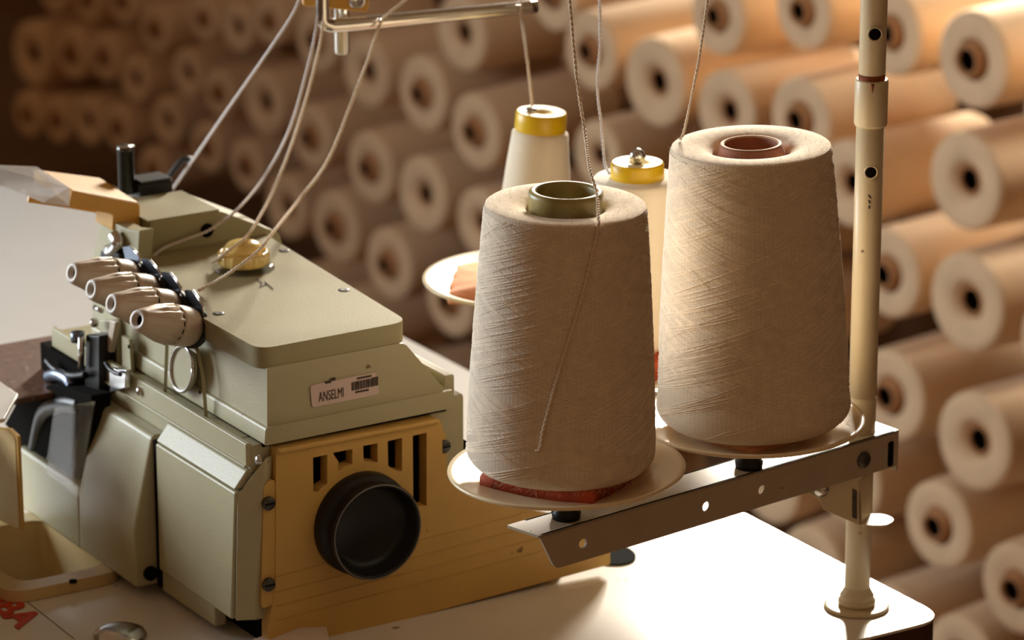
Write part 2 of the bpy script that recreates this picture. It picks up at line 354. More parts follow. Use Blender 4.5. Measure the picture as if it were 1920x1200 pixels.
# pale face plate between guard and knobs
fpz = px_xz([(192, 405), (214, 418), (240, 430), (262, 432), (258, 492), (232, 500), (172, 486)], -.362)
pt(MB().prism(fpz, XZ(-.362), XZ(-.352)), 'face_plate', 'paint', .001)
pt(MB().tube(spline([ony(*p, -.366) for p in ((214, 442), (222, 455), (216, 466), (206, 470))]), .0045, 10), 'chrome_eyelet', 'steel', 0)
pt(MB().prism(px_xz([(188, 470), (222, 476), (226, 494), (186, 492)], -.368), XZ(-.368), XZ(-.362)), 'lever_block', 'black', .001)
# ochre needle guard bar: slopes up towards the operator
gx0, gx1 = -.392, -.446
sideA = px_yz([(262, 383), (135, 357), (130, 384), (212, 402), (210, 432), (240, 440), (262, 438)], gx0)
g = MB().prism(rnd(sideA, .0015), YZ(gx0), YZ(gx1+.03))
pt(g, 'needle_guard', 'orange', .0012, 'ochre plastic needle guard')
topq = [onx(262, 381, gx0), onx(135, 357, gx0), onx(62, 318, gx1), onx(188, 334, gx1)]
topq = [Vector((gx0-.0006, topq[0].y, topq[0].z)), Vector((gx0-.0006, topq[1].y, topq[1].z)), topq[2], topq[3]]
dz = Vector((0, 0, -.0075)); e = .0004
pt(MB().hexa([p+dz for p in topq], [p+Vector((0, 0, e)) for p in topq]), 'guard_top', 'orange', .0012)
low = px_yz([(56, 364), (150, 380), (210, 392), (205, 404), (130, 391), (53, 380)], -.425)
pt(MB().prism(low, YZ(-.425), YZ(-.428)), 'guard_lip', 'orange', .0008)
tq = [onx(128, 357, gx0), onx(128, 392, gx0), onx(80, 385, gx0-.01), onx(20, 360, gx1+.02), onx(-40, 340, gx1), onx(-30, 314, gx1), onx(66, 318, gx1)]
tp = [p+Vector((.002, 0, .002)) for p in tq]
pt(MB().add(tp+[p+Vector((0, 0, .0005)) for p in tp], [tuple(range(7)), tuple(range(13, 6, -1))]+[(i, (i+1) % 7, (i+1) % 7+7, i+7) for i in range(7)]), 'tape', 'tape', 0, 'clear tape wrapped on guard end')
# tension posts, hook lever on the head
bp = Vector((-.445, -.315, .955))
q0 = onz(238, 362, .9592)
pt(MB().lathe([(.0001, 0), (.0055, 0), (.0055, .029), (.0058, .029), (.0058, .0315), (.0001, .0315)], q0, seg=20), 'thread_post', 'black', 0)
pt(MB().lathe([(.0058, .0292), (.0058, .0318), (.0001, .0318)], q0, seg=20), 'post_rim', 'steel', 0)
q1 = onz(282, 357, .9592)
pt(MB().box(q1.x-.009, q1.x+.009, q1.y-.012, q1.y+.012, .957, .9665), 'lever_base', 'black', .001)
pt(MB().box(q1.x-.009, q1.x+.009, q1.y-.011, q1.y+.011, .9666, .9685), 'lever_top', 'darkmetal', .0006)
d1 = 2.668
lv = [atd(308, 345, d1), atd(322, 325, d1), atd(338, 304, d1), atd(350, 298, d1), atd(361, 302, d1)]
pt(MB().tube(spline(lv), [.0022]*len(spline(lv)), 8), 'hook_lever', 'darkmetal', 0)
# yellow oil cap
oc = onz(457, 503, .9387)
MB().lathe([(.0001, 0), (.0195, 0), (.0198, .0015), (.018, .003), (.0001, .003)], oc, seg=36).build('cap_washer', M['clear'], mach)
ocp = MB().lathe([(.0001, .003), (.0150, .003), (.0156, .0045), (.0158, .0100), (.0150, .0115), (.0136, .0115), (.0126, .0095)], oc, seg=112, rib=(14, .055, .0035, .0105)).build('oil_cap', M['gold'], mach, label='yellow ribbed oil cap')
MB().lathe([(.0118, .0090), (.0124, .0120), (.0126, .0130), (.0118, .0145), (.0094, .0168), (.0055, .0183), (.0025, .0187), (.0001, .0188)], oc, seg=40).build('cap_dome', M['gold'], ocp)
# four tension knobs
for (bx, by, tx, ty) in ((353, 613, 259, 600), (318, 581, 210, 570), (280, 552, 172, 543), (242, 525, 136, 512)):
    pb = ony(bx, by, -.384); ptip = ony(tx, ty, -.424); ax = (ptip-pb); L = ax.length; ax.normalize()
    kn = MB().lathe([(.0001, 0), (.0118, 0), (.0124, .004), (.0124, L*.30), (.0121, L*.345), (.0110, L*.35), (.0110, L*.375), (.0117, L*.38), (.0103, L*.62), (.0088, L*.80), (.0074, L*.93), (.0066, L*.985), (.0061, L)], pb, ax, 108, rib=(16, .11, L*.379, L*.66)).build('tension_knob', M['knob'], mach)
    MB().lathe([(.0109, L*.349), (.0116, L*.352), (.0116, L*.374), (.0109, L*.377)], pb, ax, 48).build('knob_groove', M['dark'], kn)
    MB().lathe([(.0062, L-.0012), (.0062, L+.0006), (.0036, L+.0006), (.0036, L-.004), (.0001, L-.004)], pb, ax, 28).build('knob_tip', M['knobtip'], kn)
    MB().lathe([(.0001, L-.0035), (.0034, L-.0035), (.0034, L-.003), (.0001, L-.003)], pb, ax, 16).build('knob_bore', M['dark'], kn)
    MB().lathe([(.0001, -.0075), (.0105, -.0075), (.0128, -.005), (.0128, -.0035), (.011, -.002), (.0128, -.0006), (.0001, -.0003)], pb, ax, 32).build('tension_disc', M['darkmetal'], kn)
for pl in ([(346, 544), (360, 545), (379, 574), (377, 604), (352, 590)], [(302, 510), (318, 512), (338, 540), (336, 560), (310, 552)], [(265, 485), (280, 488), (299, 512), (298, 534), (272, 522)], [(230, 463), (242, 462), (260, 481), (261, 496), (236, 492)]):
    pp = px_xz(pl, -.3765)
    lp = pt(MB().prism(pp, XZ(-.3765), XZ(-.3750)), 'leaf_plate', 'bluesteel', 0, 'dark steel leaf plate')
    ed = [Vector((p[0], -.3758, p[1])) for p in pp[1:4]]; MB().tube(ed, .0008, 6).build('bright_edge', M['steel'], lp)
# sheet metal guide plates on the front of the upper housing
g2 = px_xz([(316, 642), (372, 650), (384, 708), (390, 792), (312, 748)], -.3800)
oh = [(lambda q: (q.x, q.z))(ony(347+22*math.cos(t), 690+45*math.sin(t), -.3800)) for t in [2*PI*i/22 for i in range(22)]]
pt(MB().prism(rnd(g2, [.002, .004, .005, 0, 0]), XZ(-.3822), XZ(-.3798), [oh]), 'guide_plate', 'paint', 0)
cx = ony(347, 690, -.3790)
ring = [(lambda q: Vector((q.x, -.3826, q.z)))(ony(347+21*math.cos(t), 690+43*math.sin(t), -.3805)) for t in [2*PI*i/28 for i in range(29)]]
pt(MB().tube(ring, .0012, 8), 'sight_ring', 'steel', 0)
gl = [(lambda q: (q.x, q.z))(ony(349+16*math.cos(t), 688+34*math.sin(t), -.377)) for t in [2*PI*i/24 for i in range(24)]]
pt(MB().prism(gl, XZ(-.3772), XZ(-.3765)), 'sight_glass', 'label', 0, 'grey oval sight glass')
for (px, py) in ((375, 735), (242, 650)):
    q = ony(px, py, -.3823); pt(MB().lathe([(.0013, 0), (.0013, .0004), (.0001, .0004)], q, (0, -1, 0), 10), 'plate_hole', 'dark', 0)
g3 = px_xz([(234, 628), (248, 636), (252, 700), (252, 728), (236, 715)], -.3800)
pt(MB().prism(rnd(g3, .001), XZ(-.3822), XZ(-.3798)), 'guide_tab', 'paint', 0)
# needle bar area
Yn = -.392
pt(MB().hexa([ony(160, 628, Yn), ony(186, 630, Yn), ony(186, 735, Yn), ony(158, 730, Yn)], [p+Vector((0, .012, 0)) for p in (ony(160, 628, Yn), ony(186, 630, Yn), ony(186, 735, Yn), ony(158, 730, Yn))]), 'needle_post', 'black', .001)
pt(MB().tube([ony(153, 632, Yn-.004), ony(152, 690, Yn-.004)], .0022, 10), 'needle_bar', 'steel', 0)
pt(MB().lathe([(.0001, 0), (.0045, 0), (.0045, .006), (.0001, .006)], ony(146, 640, Yn-.004), (0, 0, 1), 14), 'needle_clamp', 'bluesteel', 0)
pt(MB().tube(spline([ony(*p, Yn-.004) for p in ((88, 676), (100, 690), (116, 700), (138, 705), (160, 703))]), .0022, 8), 'looper_hook', 'black', 0)
pt(MB().tube(spline([ony(*p, Yn-.004) for p in ((92, 706), (108, 703), (128, 712), (136, 724))]), .0045, 8), 'presser_foot', 'bluesteel', 0)
pt(MB().tube(spline([ony(*p, Yn-.006) for p in ((51, 686), (60, 705), (78, 720), (90, 728))]), .0014, 8), 'foot_guard', 'clear', 0)
pt(MB().hexa([ony(204, 690, Yn), ony(236, 694, Yn), ony(234, 728, Yn), ony(206, 736, Yn)], [p+Vector((0, .004, 0)) for p in (ony(204, 690, Yn), ony(236, 694, Yn), ony(234, 728, Yn), ony(206, 736, Yn))]), 'needle_plate', 'steel', .0006)
pt(MB().tube(spline([ony(*p, Yn-.003) for p in ((198, 680), (206, 692), (216, 699), (226, 702))]), .0014, 8), 'spring_wire', 'black', 0)
pt(MB().hexa([ony(186, 600, -.380), ony(212, 600, -.380), ony(222, 685, -.380), ony(186, 672, -.380)], [p+Vector((0, .006, 0)) for p in (ony(186, 600, -.380), ony(212, 600, -.380), ony(222, 685, -.380), ony(186, 672, -.380))]), 'lever_bracket', 'paint', .001)
pt(MB().hexa([ony(206, 600, -.386), ony(217, 604, -.386), ony(206, 662, -.386), ony(197, 658, -.386)], [p+Vector((0, .004, 0)) for p in (ony(206, 600, -.386), ony(217, 604, -.386), ony(206, 662, -.386), ony(197, 658, -.386))]), 'lever', 'knob', .001)
pt(MB().tube([ony(177, 576, -.384), ony(191, 583, -.384)], .0016, 8), 'lever_pin', 'steel', 0)
pt(MB().lathe([(.0001, -.003), (.003, -.0015), (.003, .0015), (.0001, .003)], ony(177, 605, -.386), (0, -1, 0), 12), 'lever_stud', 'steel', 0)
pt(MB().box(-.405, -.33, -.374, -.34, .862, .925), 'head_side', 'paint', .002)
# rear extension seen between side cover and cone
pt(MB().box(-.30, -.1725, -.262, -.236, .765, .885), 'rear_housing', 'paint', .002)
pt(MB().box(-.30, -.177, -.2475, -.240, .885, .897), 'rear_lug', 'paint', .0015)

# ochre end cover with vents
def E_(px, py): q = onx(px, py, XE); return (q.y, q.z)
cov = [E_(514, 838), E_(815, 781), E_(825, 792), E_(826, 880), E_(838, 905), E_(880, 925), E_(1000, 955), E_(1140, 1000), (-.1335, .7555), E_(620, 1196), (-.3775, T+.0005), (-.3775, .765), E_(513, 1100)]
cov = rnd(cov, [.001, .003, .003, .004, .004, .01, .02, .012, .002, 0, 0, 0, 0])
slots = [[(583, 856), (610, 850), (610, 905), (600, 911), (592, 921), (584, 921)], [(630, 845), (657, 840), (657, 868), (643, 873), (631, 880)], [(677, 834), (704, 829), (704, 865), (690, 864), (678, 863)],
         [(723, 825), (750, 819), (750, 881), (742, 882), (731, 876), (724, 871)], [(770, 815), (796, 809), (796, 946), (784, 948), (771, 945)]]
slots = [[E_(*p) for p in s] for s in slots]
tc_ = onx(672, 976, XE); TR = .0318
slots_h = [list(reversed(s)) for s in slots]
ec = pt(MB().prism(cov, YZ(XE+.0025), YZ(XE-.006), slots_h), 'end_cover', 'yellow', .0012, 'ochre plastic end cover with vent slots')
pt(MB().prism([(-.366, .768), (-.20, .768), (-.20, .83), (-.262, .874), (-.366, .874)], YZ(XE-.0165), YZ(XE-.0185)), 'cover_inside', 'dark', 0)  # dark sheet standing in for shade behind the vent slots
lipq = [E_(514, 838), E_(815, 781), E_(818, 789), E_(516, 847)]
MB().prism(lipq, YZ(XE+.0025), YZ(XE+.0055)).build('cover_lip', M['yellow'], ec, bevel=.001)
ear = rnd([E_(492, 905), E_(514, 895), E_(514, 1130), E_(487, 1142)], .004)
MB().prism(ear, YZ(XE-.001), YZ(XE+.0018)).build('cover_ear', M['yellow'], ec, bevel=.001)
for z in (.8, .79, .781, .772):
    MB().tube([(XE+.0026, -.372, z-.004), (XE+.0026, -.15, z+.004)], .00035, 4).build('cover_crease', M['yellow'], ec)
for (px, py, X) in ((502, 943, XE+.0018), (502, 1095, XE+.0018), (831, 836, XE-.002)):
    q = onx(px, py, X); sc_ = MB().lathe([(.0001, 0), (.0042, 0), (.0042, .0022), (.0036, .0028), (.0001, .0028)], q, (1, 0, 0), 20).build('cover_screw', M['screw'], mach)
    MB().box(q.x+.0027, q.x+.0031, q.y-.0034, q.y+.0034, q.z-.0004, q.z+.0004).build('screw_slot', M['dark'], sc_)
q = onx(842, 870, XE); pt(MB().prism(rnd([E_(824, 800), E_(838, 815), E_(840, 890), E_(860, 925), E_(826, 905)], .003), YZ(XE-.004), YZ(XE-.001)), 'cover_tab', 'yellow', .001)
# black hand wheel cup
hw = MB().lathe([(.0001, .001), (TR, .001), (TR+.0003, .003), (TR, .0085), (TR-.0008, .0105), (TR-.0030, .0115), (TR-.0034, .014), (TR-.0030, .0185), (TR-.0018, .0205), (TR-.0014, .0225), (TR-.0018, .0235), (TR-.0030, .0238), (TR-.0042, .0225), (TR-.0052, .012), (TR-.010, .009), (.0001, .0085)], tc_, (1, 0, 0), 72).build('hand_wheel', M['black'], mach, label='black hollow hand wheel')
MB().lathe([(TR-.0017, .0232), (TR-.0024, .0241), (TR-.0031, .0234)], tc_, (1, 0, 0), 72).build('rim_highlight', M['rimglint'], hw)  # thin grey ring painted in as the rim's highlight
# printed label
lab = rnd([E_(580, 722), E_(704, 697), E_(710, 738), E_(584, 764)], .0025)
lb = MB().prism(lab, YZ(XE+.0009), YZ(XE+.0005)).build('label', M['label'], mach, label='pale pink printed label')
o0 = Vector(E_(596, 753)); ud = (Vector(E_(700, 731))-o0).normalized()
def lt(ox, oy): return lambda u, v, w: (XE+.0010+w*.5, o0.x+ud.x*(u+ox)-.0*v, o0.y+ud.y*(u+ox)+v+oy)
text_mesh('ANSELMI', .0088, lt(0, 0), 'print', M['ink'], lb, .0003, sx=.50)
bars = MB()
for (bx, by, w, h) in ((.0045, .0105, .004, .0014), (.0085, .0115, .003, .0018)): bars.box(XE+.001, XE+.0013, o0.x+bx, o0.x+bx+w, o0.y+by+bx*ud.y, o0.y+by+h+bx*ud.y)
x = .0225; random.seed(3)
while x < .0405:
    w = random.choice((.0004, .0006, .0009)); hh = .0052 if x < .036 else .0056; bars.box(XE+.001, XE+.0013, o0.x+x, o0.x+x+w, o0.y+.0028+x*ud.y*.9, o0.y+.0028+hh+x*ud.y*.9); x += w+random.choice((.0004, .0006))
for (bx, w, by) in ((.026, .010, .0092), (.025, .009, .0008)): bars.box(XE+.001, XE+.0013, o0.x+bx, o0.x+bx+w, o0.y+by+bx*ud.y*.9, o0.y+by+.0011+bx*ud.y*.9)
bars.build('print', M['ink'], lb)

# ------------------------------------------------------------------ waste tray in the table
tray = thing('waste_tray', 'cream plastic waste tray with raised rim set in the table before the machine', 'tray', (-.375, -.44, T))
to_ = rnd([(-.438, -.392), (-.312, -.400), (-.312, -.480), (-.438, -.480)], .017)
ti_ = rnd([(-.424, -.406), (-.326, -.406), (-.326, -.467), (-.424, -.467)], .014)
MB().prism(to_, XY(T+.0004), XY(T+.008), [ti_]).build('rim', M['tray'], tray, bevel=.003)
ts = rnd([(-.414, -.410), (-.332, -.410), (-.332, -.462), (-.414, -.462)], .012)
b = MB(); n = len(ti_)
b.add([(p[0], p[1], T+.006) for p in ti_]+[(p[0], p[1], T-.028) for p in ts], [(i, (i+1) % n, (i+1) % n+n, i+n) for i in range(n)]+[tuple(range(n, 2*n))], True)
b.build('basin', M['tray'], tray)
q = onz(137, 1089, T+.008); MB().lathe([(.0026, -.001), (.0026, .0003), (.0001, .0003)], q, seg=12).build('screw_hole', M['dark'], tray)
# fabric scrap at the bottom edge
fs = [onz(*p, T+.001) for p in ((470, 1212), (545, 1196), (590, 1180), (606, 1166), (618, 1212), (560, 1230))]
bmv = MB(); top = [p+Vector((0, 0, .004+.004*(i % 2))) for i, p in enumerate(fs)]; cen = sum(top, Vector())/6+Vector((0, 0, .004))
bmv.add(fs+top+[cen], [(i, (i+1) % 6, (i+1) % 6+6, i+6) for i in range(6)]+[(6+i, 6+(i+1) % 6, 12) for i in range(6)]+[(5, 4, 3, 2, 1, 0)], True)
tag(bmv.build('fabric_scrap', M['fabric'], bevel=.001), 'pale crumpled fabric scrap lying on the table before the ochre end cover', 'fabric')

# ------------------------------------------------------------------ thread stand
P0 = onz(1606, 1138, T); th = math.radians(50.4)
AD = RT*math.sin(th)+DH*math.cos(th); NF = RT*math.cos(th)-DH*math.sin(th); UZ = Vector((0, 0, 1)); ZT = .8645
stand = thing('thread_stand', 'cream painted thread stand with a tall pole and two spool arms at the table corner', 'thread stand', P0)
def S_(b, n, m, bv=.0, label=None, par=None): return b.build(n, M[m], par or stand, bevel=bv, label=label)
S_(MB().lathe([(.0001, .0003), (.0200, .0003), (.0205, .0010), (.0200, .0020), (.0180, .0022), (.0001, .0022)], P0, seg=40), 'base_flange', 'pole')
S_(MB().lathe([(.0108, .0022), (.0116, .0030), (.0117, .0052), (.0108, .0060), (.0104, .0066), (.0106, .0085), (.0098, .0100), (.0084, .0122), (.0079, .014)], P0, seg=32), 'flange_collar', 'pole')
S_(MB().lathe([(.0001, .003), (.0079, .003), (.0079, .125), (.0001, .125)], P0, seg=36), 'lower_tube', 'pole')
def up_z(py, px=1618): r = ray(px, py); k = ((P0-CAM).x*DH.x+(P0-CAM).y*DH.y)/(r.x*DH.x+r.y*DH.y); return (CAM+r*k).z
z745, z235, z140 = up_z(745), up_z(235), up_z(150)
S_(MB().lathe([(.0001, 0), (.0083, 0), (.0083, z745-.10-T), (.0078, z745-.0995-T), (.0078, z745-.0985-T), (.0084, z745-.098-T), (.0084, z235+.002-T-.10), (.0001, z235+.002-T-.10)], P0+UZ*.10, seg=36), 'pole', 'pole')
S_(MB().lathe([(.0001, 0), (.0092, 0), (.0099, .0016), (.0099, z140-z235), (.0097, z140-z235+.0006), (.0076, z140-z235+.0006)], Vector((P0.x, P0.y, z235)), seg=36), 'sleeve', 'pole')
S_(MB().lathe([(.0080, 0), (.0080, .0038), (.0001, .0038)], Vector((P0.x, P0.y, z140)), seg=36), 'rust_ring', 'rust', 0, 'rusty ring above the sleeve')
S_(MB().lathe([(.0070, .0030), (.0080, .0042), (.0081, .30), (.0001, .30)], Vector((P0.x, P0.y, z140)), seg=36), 'upper_tube', 'pole')
view = -(DH*.97+RT*-.12).normalized()
for (px, py, rr) in ((1624, 58, .0036), (1626, 316, .0034)):
    z = up_z(py, px); c0 = Vector((P0.x, P0.y, z))+(RT*.03-DH).normalized()*.0078
    dd = (RT*.03-DH).normalized()
    ph = S_(MB().lathe([(rr*1.25, .0008), (rr*1.2, .0016), (rr, .0012), (rr*.9, .0006)], c0, dd, 20), 'pole_hole_rim', 'pole')
    MB().lathe([(.0001, .0009), (rr, .0009), (rr, .0011), (.0001, .0011)], c0, dd, 20).build('pole_hole', M['dark'], ph)
st = [Vector((P0.x, P0.y, z140+.001))+(RT*-.05-DH).normalized()*.0100+UZ*k for k in (-.001, -.006)]
S_(MB().tube([st[0], st[1]], [.0011, .0003], 6), 'rust_streak', 'rust')
for k in range(3):
    q0_, q1_ = [Vector((P0.x, P0.y, up_z(y_, x_)))+RT*((x_-1618)*.00032)+(RT*.02-DH).normalized()*.0083 for x_, y_ in ((1615+k, 358+k*10), (1619-k, 364+k*10))]
    S_(MB().tube([q0_, q1_], .0006, 5), 'pole_mark', 'ink')
# front arm: folded channel with holes
def A(s, n, z): return P0*1.0+AD*s+NF*n+UZ*(z-P0.z)
s0, s1, hw_ = -.266, .018, .0125
hol = [circ(s, -.0125, .0030, 14) for s in (-.2335, -.1385, -.094)]
face = rnd([(s0+.012, -.023), (s1, -.023), (s1, 0), (s0, 0)], [.004, .002, .002, .002])
arm = S_(MB().prism(face, lambda u, v: A(u, hw_, ZT+v), lambda u, v: A(u, hw_-.0016, ZT+v), hol), 'front_arm', 'bar', 0)
MB().prism(rnd([(s0-.003, -hw_), (s1, -hw_), (s1, hw_), (s0, hw_)], .001), lambda u, v: A(u, v, ZT), lambda u, v: A(u, v, ZT-.0016), [circ(0, 0, .0086, 20)]).build('arm_top', M['bar'], arm, bevel=.0004)
MB().prism([(s0+.03, -.006), (s1, -.023), (s1, 0), (s0+.01, 0)], lambda u, v: A(u, -hw_, ZT+v), lambda u, v: A(u, -hw_+.0016, ZT+v)).build('arm_back', M['bar'], arm)
MB().hexa([A(s1, -hw_, ZT-.026), A(s1, hw_, ZT-.026), A(s1, hw_, ZT), A(s1, -hw_, ZT)], [A(s1+.0016, -hw_, ZT-.026), A(s1+.0016, hw_, ZT-.026), A(s1+.0016, hw_, ZT), A(s1+.0016, -hw_, ZT)]).build('arm_end', M['bar'], arm, bevel=.0004)
MB().prism(rnd([(.0105, -.022), (.0150, -.022), (.0150, -.006), (.0105, -.006)], .0015), lambda u, v: A(u, hw_, ZT+v), lambda u, v: A(u, hw_+.0004, ZT+v)).build('arm_slot', M['dark'], arm)
q = A(-.0105, hw_, ZT-.0125); MB().lathe([(.0001, 0), (.0052, 0), (.0050, .0014), (.0001, .0018)], q, NF, 22).build('arm_bolt', M['screw'], arm)
# clamp bracket under the arm
BX = -RT*.10-DH*.995; BX.normalize()
def B(px, py, d): return atd(px, py, d)
dB = (P0-CAM).dot(FW)-.045
br = [(1497, 917), (1542, 902), (1598, 888), (1614, 905), (1616, 986), (1606, 983), (1545, 956), (1536, 936)]
vs0 = [B(*p, dB) for p in br]; vs1 = [p+DH*.0016 for p in vs0]; n = len(br)
bk = S_(MB().add(vs0+vs1, [tuple(range(n)), tuple(range(2*n-1, n-1, -1))]+[(i, (i+1) % n, (i+1) % n+n, i+n) for i in range(n)]), 'clamp_bracket', 'pole', .0003)
sd = [(1614, 903), (1641, 890), (1640, 965), (1616, 984)]; a0, a1 = B(*sd[0], dB), B(*sd[3], dB)
depth = (RT*.40+DH*.9).normalized()*.016
MB().hexa([a0, a0+depth, a1+depth, a1], [a0-RT*.0014, a0+depth-RT*.0014, a1+depth-RT*.0014, a1-RT*.0014]).build('clamp_side', M['pole'], bk)
tg = rnd([(0, -.002), (.015, -.002), (.021, .006), (.015, .013), (0, .013)], .004)
tb = B(1616, 986, dB)
MB().prism(tg, lambda u, v: tb+RT*u+DH*v*1.3, lambda u, v: tb+RT*u+DH*v*1.3+UZ*.0015).build('clamp_tongue', M['pole'], bk)
MB().prism(rnd([(1598, 915), (1607, 920), (1607, 974), (1598, 970)], 3), lambda u, v: B(u, v, dB-.0003), lambda u, v: B(u, v, dB-.0006)).build('clamp_slot', M['screw'], bk)
MB().lathe([(.0001, 0), (.0046, 0), (.0044, .0013), (.0001, .0016)], B(1540, 918, dB-.0004), -DH, 20).build('clamp_bolt', M['steel'], bk)
# rear arm at right angles
PZ = .8945
p3, p4 = onz(985, 522, PZ), onz(1188, 662, PZ); p1, p2 = onz(1062, 878, PZ), onz(1406, 786, PZ)
e3 = Vector((p3.x, p3.y, 0)); rd = (e3-Vector((P0.x, P0.y, 0))).normalized(); rn = Vector((-rd.y, rd.x, 0)); RL = (e3-Vector((P0.x, P0.y, 0))).length+.03
def R(s, n, z): return Vector((P0.x, P0.y, z))+rd*s+rn*n
zr = .852
ra = MB(); ra.hexa([R(.009, -.0125, zr-.02), R(RL, -.0125, zr-.02), R(RL, .0125, zr-.02), R(.009, .0125, zr-.02)], [R(.009, -.0125, zr), R(RL, -.0125, zr), R(RL, .0125, zr), R(.009, .0125, zr)])
S_(ra, 'rear_arm', 'bar', .001)
# dished spool plates on stems
PR = .0674
def plate(p, arm_z, tilt=None):
    b = MB().lathe([(.0001, -.007), (.030, -.007), (.052, -.0035), (PR-.003, .0006), (PR, .0012), (PR+.0004, .0004), (PR, -.0008), (.052, -.0056), (.030, -.0088), (.0001, -.0088)], p, tilt or (0, 0, 1), 64)
    o = S_(b, 'spool_plate', 'plate')
    S_(MB().lathe([(.0001, 0), (.008, 0), (.0085, .004), (.005, .008), (.005, p.z-.0088-arm_z), (.0001, p.z-.0088-arm_z)], Vector((p.x, p.y, arm_z)), seg=20), 'plate_stem', 'black')
    return o
plate(p1, ZT, Vector((0, 0, 1))-RT*.03); plate(p2, ZT, Vector((0, 0, 1))-RT*.01); plate(p3, zr); plate(p4, zr)
# top cross bar (above the frame) carrying the bent thread guide rod
rz = 1.0685
rodR, rodL = onz(1005, 12, rz), onz(607, 50, rz)
ct = Vector((P0.x, P0.y, 1.22)); cs = onz(640, 60, rz); cs = Vector((cs.x, cs.y, 0))
S_(MB().tube([Vector((P0.x, P0.y, 1.22)), Vector((cs.x, cs.y, 1.22))], .006, 12), 'crossbar', 'pole')
u = (rodR-rodL).normalized(); r_ = .0045
bend = [rodR]+[rodR+(rodL+u*.008-rodR)*(k/6) for k in range(1, 6)]+[rodL+u*.010, rodL+u*.004+UZ*.0008, rodL+UZ*.0035, rodL-u*.0005+UZ*.010, rodL-u*.0005+UZ*.03, rodL-u*.0005+UZ*.06]
bend = spline(bend, 5)
S_(MB().tube(bend, r_, 20), 'guide_rod', 'rodsteel', 0, 'bent steel thread guide rod')
for (px, py) in ((710, 37), (972, 10)):
    q = onz(px, py, rz+.004); S_(MB().lathe([(.0018, 0), (.0014, .0006), (.0008, .0002)], q, (0, 0, 1), 12), 'rod_eyelet', 'steel')
dS = (rodL-CAM).dot(FW)+.0225; sq = atd(641, 60, dS); sz = atd(641, 103, dS).z
S_(MB().lathe([(.0001, 0), (.0044, 0), (.0052, .0012), (.0052, 1.22-sz), (.0001, 1.22-sz)], Vector((sq.x, sq.y, sz)), seg=20), 'guide_stem', 'rodsteel')
yb = [(566, 12), (690, 24), (693, -30), (566, -36)]
dY = (rodL-CAM).dot(FW)+.0055
v0 = [atd(*p, dY) for p in yb]; v1 = [p+DH*.007 for p in v0]
gc = S_(MB().hexa(v0, v1), 'guide_clamp', 'orange', .002, 'ochre plastic guide clamp')
MB().lathe([(.0001, 0), (.0058, 0), (.0055, .0018), (.003, .0022), (.003, .001), (.0001, .001)], atd(670, 0, dY), -DH, 20).build('clamp_screw', M['steel'], gc)

# ------------------------------------------------------------------ foam pads on the plates
def pad(name, c, half, rot, h, m, label, z0):
    pts = []
    for i in range(4):
        for k in range(7):
            a = Vector(((-1, -1), (1, -1), (1, 1), (-1, 1))[i]); b_ = Vector(((-1, -1), (1, -1), (1, 1), (-1, 1))[(i+1) % 4])
            p = a.lerp(b_, k/7); pts.append(p)
    n = len(pts); vs = []; R2 = Matrix.Rotation(rot, 2)
    for lev, sc, in ((0, 1.0), (1, 1.0), (2, .93)):
        for i, p in enumerate(pts):
            q = R2 @ (p*half*sc*(1+.05*math.sin(3.1*i))); vs.append((c.x+q.x, c.y+q.y, z0+(0, h*.6, h*(1+.25*math.sin(2.3*i)))[lev]))
    vs.append((c.x, c.y, z0+h))
    fs = [(i+l*n, (i+1) % n+l*n, (i+1) % n+(l+1)*n, i+(l+1)*n) for l in (0, 1) for i in range(n)]+[(2*n+i, 2*n+(i+1) % n, 3*n) for i in range(n)]+[tuple(range(n-1, -1, -1))]
    b = MB(); b.add(vs, fs, True)
    return tag(b.build(name, M[m]), label, 'foam pad', 'foam pads under the spools')
pad('foam_pad', p1, .036, .5, .0115, 'foamred', 'rust red foam pad squeezed under the front cream yarn cone', PZ-.0068)
pad('foam_pad', p2, .034, .2, .006, 'foam', 'foam pad hidden under the cream yarn cone beside the pole', PZ-.0068)
pad('foam_pad', p3-DH*.002-RT*.012, .036, .95, .007, 'foam', 'folded peach foam pad on the far left spool plate', PZ-.0066)
pad('foam_pad', p4+RT*.004, .032, .3, .014, 'foamred', 'orange foam pad under the thick white thread spool', PZ-.0068)

# ------------------------------------------------------------------ big yarn cones
def cone_strands(prof_r, z0, z1, n, turns, rad, seed):
    r_ = np.random.default_rng(seed); vs = []; fs = []; seg = 150
    base = r_.uniform(0, 2*PI, 16)
    for k in range(n):
        t = np.linspace(0, 1, seg); z = z0+(z1-z0)*t; sgn = 1 if k % 2 else -1
        tt = turns*(1+.10*r_.standard_normal())
        th_ = base[k % 16]+r_.normal(0, .12)+sgn*2*PI*tt*t+.05*np.sin(2*PI*(t*3+r_.uniform()))
        R_ = prof_r(z)+r_.uniform(-.45, .35)*rad
        o = len(vs)
        for dzz, dr in ((-rad*.9, -rad*.4), (0, rad), (rad*.9, -rad*.4)):
            rr = R_+dr; vs += list(zip((rr*np.cos(th_)).tolist(), (rr*np.sin(th_)).tolist(), (z+dzz).tolist()))
        for j in range(2):
            a = o+j*seg
            fs += [(a+i, a+i+1, a+seg+i+1, a+seg+i) for i in range(seg-1)]
    return vs, fs
def hairs(pts_normals, length, rad, seed):
    r_ = random.Random(seed); b = MB()
    for p, nrm in pts_normals:
        d = (Vector(nrm)+Vector((r_.gauss(0, .6), r_.gauss(0, .6), r_.gauss(0, .6)))).normalized(); L_ = length*r_.uniform(.3, 1.2)
        k = d.orthogonal().normalized()*L_*r_.uniform(-.4, .4)
        b.tube([p, p+d*L_*.5+k*.4, p+d*L_+k], [rad, rad*.8, rad*.3], 3, cap=False)
    return b
